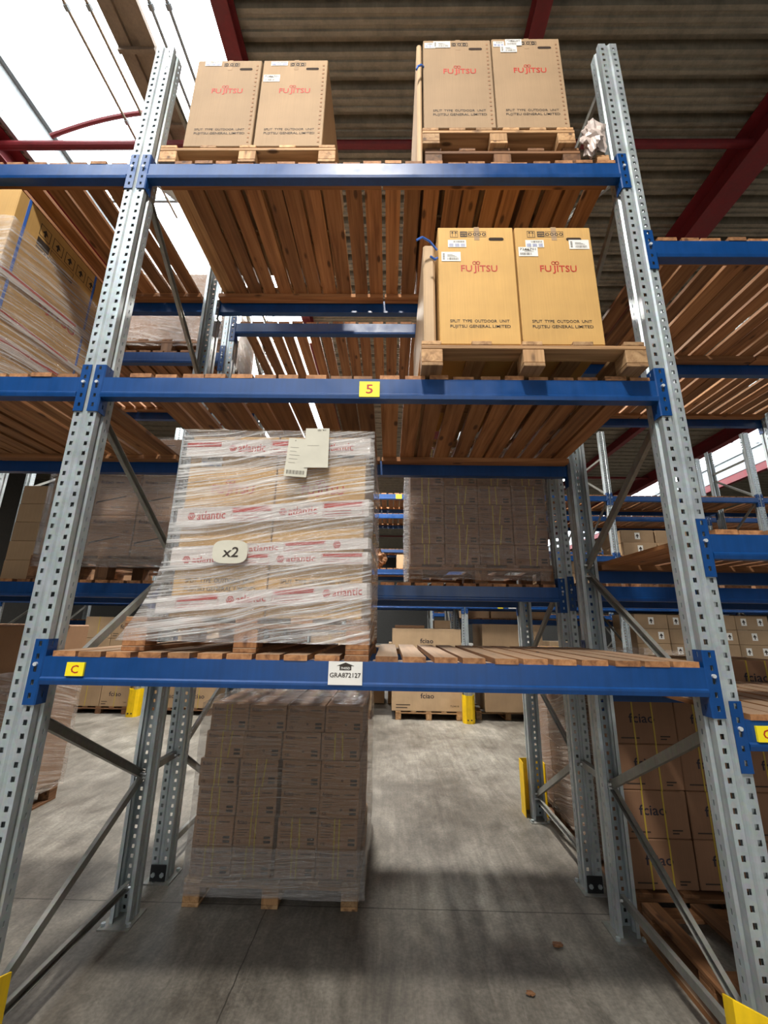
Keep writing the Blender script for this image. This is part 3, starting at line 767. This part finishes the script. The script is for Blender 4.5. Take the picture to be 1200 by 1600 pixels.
def doc(x, z, w, h, tilt, kind):
    b = MB(); u = Vector((math.cos(tilt), 0, -math.sin(tilt))); v = Vector((math.sin(tilt), 0, math.cos(tilt)))
    y = .018-.003*kind; o = Vector((x, y, z)); b.quad(o, u, v, w, h, 'paper'); b.quad(o+Vector((0, .002, 0)), u, v, w, h, 'paper')
    yy = Vector((0, -.001, 0))
    if kind == 1:
        b.add([o+yy+u*w*.28+v*h*.93, o+yy+u*w*.34+v*h*.93, o+yy+u*w*.31+v*h*.96], [(0, 1, 2)], 'ink')
        for i in range(5): b.quad(o+yy+u*w*.12+v*h*(.35+.1*i), u, v, w*(.3+.08*(i % 3)), .0012, 'ink')
        for i in range(16): b.quad(o+yy+u*w*(.1+.05*i)+v*h*.06, u, v, .0018 if i % 3 else .003, h*.1, 'ink')
    else:
        b.text('ab 41', o+yy+u*w*.5+v*h*.93, u, v, w*.35, 'ink', h=.008)
        b.quad(o+yy+u*w*.1+v*h*.55, u, v, w*.5, .001, 'ink')
    obj('delivery_note', b, lw, label='sheet of white paper tucked under the wrap')
doc(.978, 2.285, .105, .19, .07, 1); doc(1.070, 2.325, .112, .198, -.01, 2)
b = MB(); vs = [(.768+.078*math.copysign(abs(math.cos(a))**.6, math.cos(a)), .018, 1.928+.052*math.copysign(abs(math.sin(a))**.6, math.sin(a))) for a in [2*math.pi*i/28 for i in range(28)]]
b.add(vs, [tuple(range(28))], 'paper'); b.text('x2', (.735, .017, 1.905), U_, Vector((.1, 0, 1)), .07, 'ink', h=.045); obj('handwritten_note', b, lw, label='round white patch with x2 written on it')

# ---------------------------------------------------------------- small strapped cartons
def small_carton_protos(w, d, h, mat_):
    """meshes for a carton body and three printings; every carton is its own object"""
    B = MB(); B.box(0, w, 0, d, 0, h, mat_, .004); body = B.mesh('carton')
    pr = []
    for q in range(3):
        b = MB(); y = -.001
        b.text('fciao', (w*.07, y, h*.74), U_, V_, w*.25, 'ink_blue', h=h*.15)
        b.quad((w*.34, y, h*.78), U_, V_, w*.16, h*.02, 'ink'); b.quad((w*.62, y, h*.8), U_, V_, w*.28, h*.035, 'ink')
        for i in range(3): b.quad((w*.08, y, h*(.55-.09*i)), U_, V_, w*(.3-.05*i), h*.018, 'ink')
        b.text('CE', (w*.08, y, h*.12), U_, V_, w*.1, 'ink', h=h*.1)
        for i in range(2): b.quad((w*.76, y, h*(.12+.14*i)), U_, V_, w*.17, h*.09, 'ink')
        b.ring((w*.55, y, h*.3), U_, V_, h*.02, h*.045, 'ink', 8)
        pr.append(b.mesh('printing'))
    st = []
    for a, c, e in ((.40, .52, .0), (.42, .60, .07), (.34, .55, -.02)):
        b = MB()
        for f, s in ((a, 0), (c, e)):
            x = w*f; b.add([(x, -.0018, 0), (x+.008, -.0018, 0), (x+.008+w*s, -.0018, h), (x+w*s, -.0018, h), (x+w*s, d*.98, h+.0012), (x+.008+w*s, d*.98, h+.0012)], [(0, 1, 2, 3), (3, 2, 5, 4)], 'yellow_strap')
        st.append(b.mesh('strap'))
    return body, pr, st
def small_carton(P, loc, rz, label, group, q, straps=True):
    o = tag(link('carton', P[0], None, loc, rz), label, 'carton', group)
    link('printing', P[1][q % 3], o)
    if straps: link('strap', P[2][q % 3], o)
    return o
# floor pallet under the blue beam
pallet(1.04, 1.15, .142, (.268, 1.165, 0), 'pallet on the floor under the stack of small strapped cartons', pal='pal')
P1 = small_carton_protos(.245, .365, .158, 'card_brown')
rnd = random.Random(5)
shift = [(-.005, 0), (-.004, 0), (.0, .0), (.0, .0), (.012, -.01), (.03, .02)]
g = 'small strapped cartons on the floor pallet'
for r in range(6):
    for c in range(4):
        for dd in range(3):
            if dd and not (r == 5 or c == 3): continue
            gap = .022 if c >= 2 and r < 4 else .004
            x = .285+c*.249+(gap if c >= 2 else 0)+(shift[r][0])+rnd.uniform(-.003, .003)
            if c == 0 and r == 3: x -= .01
            lab = 'brown carton in the %s row up, %s column, %s' % (ORD[r], ORD[c], ('front of the floor pallet stack', 'middle depth of the floor pallet stack', 'rear of the floor pallet stack')[dd])
            small_carton(P1, (x, 1.182+dd*.372+rnd.uniform(-.006, .006)*(dd == 0), .143+r*.1605), 0, lab, g, rnd.randrange(3), straps=not (c >= 2 and r in (2, 3) or (r >= 4 and c in (1, 2)) or (r == 5 and c == 3)) or dd > 0)
w1 = wrap_shell(.262, 1.335, 1.160, 2.318, .07, 1.115, 'wrap_thin', amp=.007, top=True, seed=5, top_amp=.03)
wb = wrap_shell(.258, 1.338, 1.155, 2.322, .06, .31, 'wrap_gloss', amp=.008, seed=6, nz=22, parent=None, name='wrap_shine_shell'); wb.parent = w1; wb['label'] = 'added lower wrap layer imitating a bright shine'  # outer shell added to imitate the bright shine low on the film
tag(w1, 'thin glossy stretch wrap around the floor pallet of small cartons', 'stretch wrap')

# wrapped pallet of small cartons on the second rack
ZB = 1.915+.0225
pallet(1.10, 1.05, .145, (1.625, YB+.03, ZB), 'pallet under the wrapped wall of small dark cartons behind', pal='pald')
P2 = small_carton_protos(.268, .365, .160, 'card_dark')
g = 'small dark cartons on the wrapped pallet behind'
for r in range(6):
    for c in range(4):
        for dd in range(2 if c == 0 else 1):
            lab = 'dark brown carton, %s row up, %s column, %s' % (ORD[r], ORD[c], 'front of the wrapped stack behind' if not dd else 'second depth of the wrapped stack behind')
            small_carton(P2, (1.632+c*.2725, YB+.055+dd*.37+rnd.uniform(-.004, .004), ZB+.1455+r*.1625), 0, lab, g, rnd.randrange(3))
w2 = wrap_shell(1.612, 2.733, YB+.035, YB+1.06, ZB+.03, ZB+1.12, 'wrap_thin', amp=.005, seed=8)
tag(w2, 'stretch wrap around the wall of small dark cartons behind', 'stretch wrap')
wv = wrap_shell(1.588, 1.612, YB+.03, YB+.10, ZB-.0, ZB+1.0, 'wrap', amp=.006, seed=12, nx=6, name='wrap_tail')
tag(wv, 'loose silvery tail of stretch wrap hanging left of the dark cartons', 'stretch wrap')

# long cartons on the second rack, left bay
ZL = 1.90+.0225
pallet(1.16, 1.05, .19, (-1.35, YB+.03, ZL), 'dark pallet under the long cartons seen behind the left upright', pal='pald')
def tls_protos(w, d, h):
    B = MB(); B.box(0, w, 0, d, 0, h, 'card_brown', .004); body = B.mesh('carton')
    b = MB(); y = -.001
    b.text('fciao', (w*.07, y, h*.80), U_, V_, w*.30, 'ink_blue', h=h*.09); b.quad((w*.42, y, h*.82), U_, V_, w*.2, h*.02, 'ink')
    for i in range(4): b.quad((w*.08, y, h*(.70-.05*i)), U_, V_, w*(.45-.06*(i % 3)), h*.008, 'ink')
    b.text('CE', (w*.78, y, h*.57), U_, V_, w*.13, 'ink', h=h*.06)
    b.add([(w*.05, y, h*.30), (w*.72, y, h*.46), (w*.72, y, h*.49), (w*.05, y, h*.335)], [(0, 1, 2, 3)], 'ink'); b.quad((w*.05, y, h*.25), U_, V_, w*.02, h*.05, 'ink')
    b.text('TLS4000', (w*.40, y, h*.17), U_, V_, w*.32, 'ink', h=h*.05)
    for i in range(6): b.frame((w*(.05+.09*i), y, h*.04), U_, V_, w*.06, h*.07, .0012, 'ink')
    b.frame((w*.8, y, h*.80), U_, V_, w*.13, h*.08, .003, 'ink')
    return body, [b.mesh('printing')]*3, None
P3 = tls_protos(.356, .5, .332)
for r in range(3):
    for c in range(3):
        small_carton(P3, (-1.315+c*.368, YB+.05, ZL+.1905+r*.335), 0, 'brown carton with a drawn pole, %s row up, %s column behind the left upright' % (ORD[r], ORD[c]), 'cartons with a drawn pole', 0, straps=False)
w3 = wrap_shell(-1.335, -.20, YB+.03, YB+.58, ZL+.1, ZL+1.2, 'wrap_thin', amp=.004, seed=9)
tag(w3, 'stretch wrap around the cartons with a drawn pole', 'stretch wrap')
for r in range(5):
    b = MB(); b.box(0, .22, 0, .34, 0, .155, 'card_tan', .004)
    tag(obj('carton', b, None, (-1.62+.004*r, YB+.10, ZL+.0015+r*.1565)), 'small tan carton, %s from the bottom of the narrow stack far left' % ORD[r], 'carton', 'narrow stack of tan cartons')

# upper second rack, left bay: old pallet and its wrapped load
ZU = 3.93+.0225
pallet(.98, 1.0, .15, (-1.06, YB+.04, ZU), 'old dark pallet high on the second rack, behind the left upright', pal='pald')
b = MB(); b.box(0, .90, 0, .9, 0, .75, 'card_brown', .01)
tag(obj('carton', b, None, (-1.02, YB+.07, ZU+.151)), 'large brown carton wrapped in film high behind the left upright', 'carton')
w4 = wrap_shell(-1.05, -.09, YB+.05, YB+1.0, ZU+.08, ZU+.93, 'wrap_dense', amp=.006, seed=4, top=True)
tag(w4, 'milky stretch wrap round the large carton high behind the left upright', 'stretch wrap')

# front rack, left bay, middle level: tall wrapped carton
ZX = ZM+.0225
pallet(1.25, 1.05, .12, (-1.93, .0, ZX), 'pallet under the tall wrapped cartons at the left edge', pal='pal')
for i in range(2):
    t = thing('carton', ('far left tall golden cardboard carton, mostly outside the picture', 'tall golden carton inside the wrap at the left edge')[i], 'carton', (-1.90+i*.63, .0, ZX+.121), 0, 'tall cartons at the left edge')
    b = MB(); b.box(0, .62, 0, .92, 0, 1.07, 'card_gold', .005); obj('carton_body', b, t)
    b = MB(); X = .6212; uu, vv = (0, 1, 0), (0, 0, 1)
    for q in range(5):
        b.frame((X, .16+.1*q, .93), uu, vv, .08, .08, .004, 'ink'); b.add([(X, .178+.1*q, .965), (X, .222+.1*q, .965), (X, .2+.1*q, .995)], [(0, 1, 2)], 'ink'); b.quad((X, .194+.1*q, .945), uu, vv, .012, .022, 'ink')
    b.quad((X, .16, .86), uu, vv, .09, .055, 'ink'); b.frame((X, .26, .86), uu, vv, .19, .055, .003, 'ink'); b.quad((X, .16, .84), uu, vv, .29, .012, 'ink')
    b.text('FUJITSU', (X, .22, .50), uu, vv, .34, 'red_ink', h=.075)
    obj('printing', b, t, label='black handling symbols and red lettering on the side')
    for yy, nm in ((.06, 0), (.62, 1)):
        b = MB(); b.box(.6202, .622, yy, yy+.016, 0, 1.07, 'blue_strap'); obj('strap', b, t, label='blue strap down the side')
    b = MB(); b.box(.15, .27, -.001, .0, .93, .95, 'hole'); obj('hand_hole', b, t)
w5 = wrap_shell(-1.915, -.636, -.012, .94, ZX+.03, ZX+.98, 'wrap', amp=.006, seed=14)
tag(w5, 'streaked stretch wrap around the tall cartons at the left edge', 'stretch wrap')
for za, zb, h in ((.22, .30, .07), (.62, .72, .05), (.40, .44, .035)):
    b = MB(); b.add([(-.6395, -.01, ZX+za), (-.6395, .95, ZX+zb), (-.6395, .95, ZX+zb+h), (-.6395, -.01, ZX+za+h)], [(0, 1, 2, 3)], 'tape')
    b.add([(-.6390, -.01, ZX+za+h*.55), (-.6390, .55, ZX+za+(zb-za)*.58+h*.55), (-.6390, .55, ZX+za+(zb-za)*.58+h*.85), (-.6390, -.01, ZX+za+h*.85)], [(0, 1, 2, 3)], 'red_ink')
    obj('printed_tape', b, w5, label='white tape with a red stripe')

# big wrapped pallet on the floor at the left
pallet(1.05, 1.2, .15, (-2.69, 1.45, 0), 'dark pallet on the floor under the big wrapped load far left', pal='pald')
b = MB(); b.box(0, 1.05, 0, 1.24, 0, 1.42, 'card_brown', .01)
tag(obj('carton', b, None, (-2.69, 1.43, .151)), 'huge brown carton on the floor behind the left upright', 'carton')
w6 = wrap_shell(-2.71, -1.625, 1.41, 2.69, .12, 1.2, 'wrap_dense', amp=.008, seed=15)
tag(w6, 'dense slanted stretch wrap around the huge carton at the left', 'stretch wrap')

# large cartons on the floor, right bay of the second rack
pallet(1.2, 1.15, .11, (2.96, 1.20, 0), 'pallet on the floor under the large dark cartons at the right', pal='pald')
pallet(1.2, .62, .11, (2.96, 2.40, 0), 'rear pallet on the floor under the large cartons at the right', pal='pald')
def fc_protos(w, d, h, m):
    B = MB(); B.box(0, w, 0, d, 0, h, m, .005); body = B.mesh('carton')
    b = MB(); y = -.001; b.text('fciao', (w*.24, y, h*.48), U_, V_, w*.42, 'ink_blue', h=h*.22)
    b.quad((w*.08, y, h*.12), U_, V_, w*.3, h*.03, 'ink'); b.quad((w*.72, y, h*.16), U_, V_, w*.16, h*.03, 'ink'); b.quad((w*.72, y, h*.10), U_, V_, w*.1, h*.03, 'ink')
    s = MB()
    for x in (w*.30, w*.62): s.box(x, x+.009, -.0022, d, -.0005, h+.0012, 'yellow_strap')
    return body, [b.mesh('printing')]*3, [s.mesh('strap')]*3
P4 = fc_protos(.398, .40, .262, 'card_dark')
for r in range(5):
    for c in range(3):
        for dd in range(4):
            if c and dd: continue
            lab = 'large dark carton at the right, %s row up, %s from the left%s' % (ORD[r], ORD[c], ', %s in depth' % ORD[dd] if c == 0 else '')
            small_carton(P4, (2.962+c*.402+rnd.uniform(-.004, .004), 1.235+dd*.415+rnd.uniform(-.004, .004), .1105+r*.2645), 0, lab, 'large dark cartons on the floor at the right', 0)
w7 = wrap_shell(2.945, 4.19, 1.60, 2.92, .09, 1.43, 'wrap_dense', amp=.006, seed=19)
tag(w7, 'slanted stretch wrap around the rear of the large dark cartons', 'stretch wrap')
# empty pallet on the floor in front of them
pallet(1.2, 1.0, .12, (2.93, .10, 0), 'empty brown pallet on the floor behind the right front upright', pal='pald')
b = MB(); b.box(2.868, 2.895, .15, 1.10, .0, .03, 'wood_y', .002); tag(obj('wood_plank', b), 'thin reddish plank lying on the floor beside the right frame', 'plank')
for i, (x, y, s) in enumerate(((2.38, .93, 'larger'), (2.14, .62, 'smaller'))):
    crumple('debris_scrap', (x, y, .012), .016-.004*i, 'small brown scrap on the concrete floor, %s one' % s, 'pald_x', 'scrap', (1.6, 1.1, .35), 30+i)

# ---------------------------------------------------------------- racks beyond the aisle
def far_x(k): return 2.87+2.94*k
POST_FAR = post_mesh(5.55)
def far_frame(k, y, label, group):
    t = thing('rack_frame', label, 'rack frame', (far_x(k), y, 0), group=group)
    pm = POST if k == -1 else POST_FAR
    obj('post', pm, t); obj('post', pm, t, (0, 1.1, 0), math.pi)
    for m in BR: obj('brace', m, t)
    obj('brace', BRH, t); obj('brace', BRT, t); obj('base_plate', PLATE, t); obj('base_plate', PLATE, t, (0, 1.1, 0), math.pi)
WHERE = {-3: 'far left', -2: 'left', -1: 'left of centre', 0: 'right of centre', 1: 'right', 2: 'further right', 3: 'far right'}
DECKM = {}
def far_bay(k, y, z, row, sd):
    x0, x1 = far_x(k), far_x(k+1); lv = '%s level' % ('low' if z < 1.5 else 'lower' if z < 2.4 else 'middle' if z < 3.5 else 'upper')
    ws = '%s bay, %s, %s' % (WHERE[k], lv, row)
    f = shelf_beam(x0, x1, y, z, 'blue front beam, '+ws, group='beams of the far racks'); shelf_beam(x0, x1, y+YR, z, 'blue rear beam, '+ws, True, group='beams of the far racks')
    slat_deck(x0+.07, x1-.07, y+.004, y+YR-.004, z, 'slatted deck, '+ws, False, (), 'decks of the far racks', seed=sd, n=22)
    return f
ROWS = ((6.2, 'first far rack', {-3: (2.02, 4.12), -2: (2.02, 4.12), -1: (2.02, 2.64, 4.14), 0: (2.03, 2.95, 4.15), 1: (2.04, 2.95, 4.15), 2: (2.04, 2.95, 4.15)}),
        (7.6, 'second far rack', {-3: (1.6, 3.0), -2: (1.6, 4.0), -1: (4.1,), 0: (1.76, 4.1), 1: (1.76, 4.1), 2: (1.76, 4.1)}),
        (12.4, 'third far rack', {-3: (2.0, 4.1), -2: (2.0, 4.1), -1: (2.3, 4.1), 0: (2.0, 4.1), 1: (2.0, 4.1), 2: (2.0, 4.1)}))
s = 100
farbeams = {}
for y, row, lv in ROWS:
    for k in range(-3, 4): far_frame(k, y, 'galvanised upright frame, %s one of the %s' % (WHERE[k], row), 'uprights of the far racks')
    for k, zs in lv.items():
        for z in zs: farbeams[y, k, z] = far_bay(k, y, z, row, s); s += 1
for k in (-2, -1, 0, 1): guard(far_x(k), 6.17, 'yellow post guard across the aisle, %s' % WHERE[k], w=.10, h=.46, d=.12)
fb = farbeams[6.2, -1, 2.02]
sticker(fb, .38, -.09, .16, .075, '7J05', 'white', 'ink', .6)
sticker(farbeams[6.2, 0, 2.03], .55, -.09, .10, .07, '5', tw=.3); sticker(farbeams[6.2, 0, 2.03], .75, -.09, .16, .07, '7J04', 'white', 'ink', .6)
sticker(farbeams[6.2, -1, 4.14], 1.58, -.095, .12, .085, '5', tw=.3)

def crate(x, y, z, w, d, h, m, label, group, logo=None, size=.4, cat='carton', straps=(), lab=None, arrow=False):
    t = tag(obj('carton', _bx(w, d, h, m), None, (x, y, z)), label, cat, group)
    if logo:
        b = MB(); b.text(logo, (w*.5-size/2, -.001, h*.45), U_, V_, size, 'ink_blue', h=size*.35)
        b.quad((w*.06, -.001, h*.2), U_, V_, w*.2, h*.03, 'ink'); b.quad((w*.06, -.001, h*.1), U_, V_, w*.16, h*.03, 'ink'); b.text('TLS4018', (w*.82, -.001, h*.16), U_, V_, w*.12, 'ink', h=h*.06)
        obj('printing', b, t)
    for f in straps:
        b = MB(); b.box(w*f, w*f+.012, -.002, d, 0, h+.001, 'yellow_strap'); obj('strap', b, t)
    if arrow or lab:
        b = MB()
        for fx in ((.5,) if arrow == 1 else (.25, .75)) if arrow else ():
            o = Vector((w*fx-.05, -.002, h*.3)); b.quad(o, U_, V_, .10, h*.5, 'white')
            b.add([o+Vector((.015, -.001, h*.22)), o+Vector((.085, -.001, h*.22)), o+Vector((.05, -.001, h*.42))], [(0, 1, 2)], 'ink'); b.quad(o+Vector((.04, -.001, h*.08)), U_, V_, .02, h*.14, 'ink')
        if lab:
            o = Vector((w*.6, -.002, h*.35)); b.quad(o, U_, V_, .2, h*.45, 'white'); b.text('43 : 80080', o+Vector((.02, -.001, h*.3)), U_, V_, .15, 'ink', h=h*.06); b.text('A 24', o+Vector((.05, -.001, h*.1)), U_, V_, .1, 'blue_print', h=h*.12)
        obj('label_sheet', b, t, label='white label')
    return t
_bxc = {}
def _bx(w, d, h, m):
    k = (w, d, h, m)
    if k not in _bxc: B = MB(); B.box(0, w, 0, d, 0, h, m, .006); _bxc[k] = B.mesh('carton')
    return _bxc[k]
YF = 6.28
# centre bay, floor
pallet(1.18, .9, .145, (1.60, YF, 0), 'pallet across the aisle under the wide pale cartons', pal='pal')
for r in range(3): crate(1.53, YF, .1465+r*.47, 1.27, .95, .465, 'card_pale', 'wide pale carton across the aisle, %s from the floor' % ORD[r], 'wide pale cartons across the aisle', 'fciao', .24)
crate(2.32, YF+.1, 1.56, .30, .3, .15, 'card_pale', 'small pale carton on top of the wide pale cartons', None)
crate(1.58, YF+.05, 1.56, .55, .6, .05, 'card_brown', 'flat brown box lid on the wide pale cartons', None)
pallet(1.1, .9, .14, (.05, YF, 0), 'pallet across the aisle behind the floor stack', pal='pald')
for r in range(3): crate(.02, YF, .1415+r*.44, 1.15, .95, .435, 'card_tan', 'tan carton across the aisle, behind the small carton stack, %s from the floor' % ORD[r], 'tan cartons across the aisle', None, straps=(.3, .7))
crate(.75, YF+.1, 1.46, .42, .4, .3, 'card_pale', 'pale carton across the aisle, just left of the wide pale stack', None)
crate(.80, YF+.12, 1.762, .36, .3, .14, 'card_pale', 'small pale box topmost just left of the wide pale stack', None)
crate(1.60, YF+.05, 2.663, .32, .35, .28, 'card_pale', 'single pale carton on the far middle shelf, seen between the loads', None)
crumple('wrapped_bundle', (1.22, YF+.40, 2.90), .20, 'wrapped dark bundle on the far middle shelf', 'pald_x', 'bundle', (.8, .8, 1.0), 8)
# right of centre, floor
pallet(1.15, .9, .145, (3.05, YF+.12, 0), 'pallet across the aisle right of the yellow post guard', pal='pal', rz=.03)
for r in range(3): crate(3.20, YF+.02, .1465+r*.505, 1.10, .95, .50, 'card_tan', 'smooth tan carton across the aisle right of the yellow guard, %s from the floor' % ORD[r], 'smooth tan cartons across the aisle', None, lab=(r != 1))
for i in range(3): crate(3.08+.62*i, 7.68, 1.7835, .58, .5, .2, 'card_pale', 'low pale carton on the second far rack, %s from the left' % ORD[i], 'low pale cartons on the second far rack', None)
# left bays, floor
pallet(1.05, .9, .12, (-4.25, YF, 0), 'pallet across the aisle at the left, beside a yellow guard', pal='pald')
for r in range(4):
    for c in range(2): crate(-4.25+.53*c, YF, .1215+.39*r, .52, .9, .385, 'card_tan', 'strapped tan carton far left across the aisle, row %s up, %s side' % (ORD[r], ('left', 'right')[c]), 'strapped tan cartons across the aisle', 'fciao' if c else None, .22, straps=(.5,), lab=(r == 3 and c == 1))
pallet(1.05, .9, .12, (-2.75, YF, 0), 'pallet across the aisle right of the left yellow guard', pal='pald')
for r in range(4):
    for c in range(2): crate(-2.75+.54*c, YF, .1215+.36*r, .53, .9, .355, 'card_tan', 'strapped tan carton behind the left rear upright, row %s up, %s side' % (ORD[r], ('left', 'right')[c]), 'strapped tan cartons by the left yellow guard', 'fciao', .22, straps=(.5,))
pallet(1.0, .9, .13, (-5.55, YF-.5, 0), 'pallet under the open topped carton at the left', pal='pald')
t = crate(-5.5, YF-.5, .1315, .95, .9, 1.33, 'card_brown', 'tall brown carton with a raised flap, far left beyond the upright', None)
b = MB(); b.box(0, .95, 0, .6, 1.335, 1.345, 'card_pale'); obj('flap', b, t, label='pale raised flap')
# right bays: labelled cartons
for r in range(7):
    for c in range(4):
        crate(6.02+c*.62, YF+.02*(c % 2), .05+r*.262, .60, .8, .258, 'card_tan', 'carton with white arrow labels seen right, row %s up, %s from the left' % (ORD[r], ORD[c]), 'labelled cartons at the right', None, arrow=2 if (r+c) % 2 else 1)
b = MB(); b.box(5.98, 8.6, YF-.02, YF+.9, 0, .048, 'pald_x', .004); tag(obj('low_platform', b), 'low wooden platform under the labelled cartons at the right', 'platform')
for r in range(2):
    for c in range(4):
        crate(6.0+c*.67, YF+.05*r, 2.9735+r*.262, .64, .8, .258, 'card_tan', 'carton with arrow label on the far upper shelf, %s row, %s from the left' % (('lower', 'upper')[r], ORD[c]), 'labelled cartons on the far upper shelf', None, arrow=1)
for r in range(3): crate(4.35, YF, 2.0535+r*.285, .95, .8, .28, 'card_tan', 'plain tan carton between the right rear posts, %s from the bottom' % ORD[r], 'plain tan cartons between the right posts', None)
for c in range(4):
    crate(6.0+c*.66, YF+.02, 2.0635, .64, .8, .20, 'card_brown', 'low brown carton on the far lower shelf at the right, %s from the left' % ORD[c], 'low brown cartons on the far lower shelf', None)
for c in range(3):
    crate(-5.7+c*.85, YF+.02, 2.0435, .8, .8, .6, 'card_brown', 'brown carton on the far shelf seen at the left edge, %s from the left' % ORD[c], 'brown cartons on the far left shelf', None)

# cartons on the rows further back, seen small through the gaps
for k, x0, n in ((-2, -2.7, 3), (-1, .1, 3), (0, 3.0, 4), (1, 6.0, 3)):
    for i in range(n):
        crate(x0+.68*i, 12.5, .02, .62, .8, .9+.12*((i+k) % 3), ('card_pale', 'card_tan', 'white')[(i*2+k) % 3], 'tall carton in the third far rack, %s bay, %s from the left' % (WHERE[k], ORD[i]), 'floor cartons of the third far rack', None)
for i in range(4): crate(.1+.68*i, 7.7, .02, .6, .8, .85+.1*(i % 2), ('card_tan', 'card_pale')[i % 2], 'tan or pale carton low in the second far rack, %s from the left' % ORD[i], 'floor cartons of the second far rack', None)
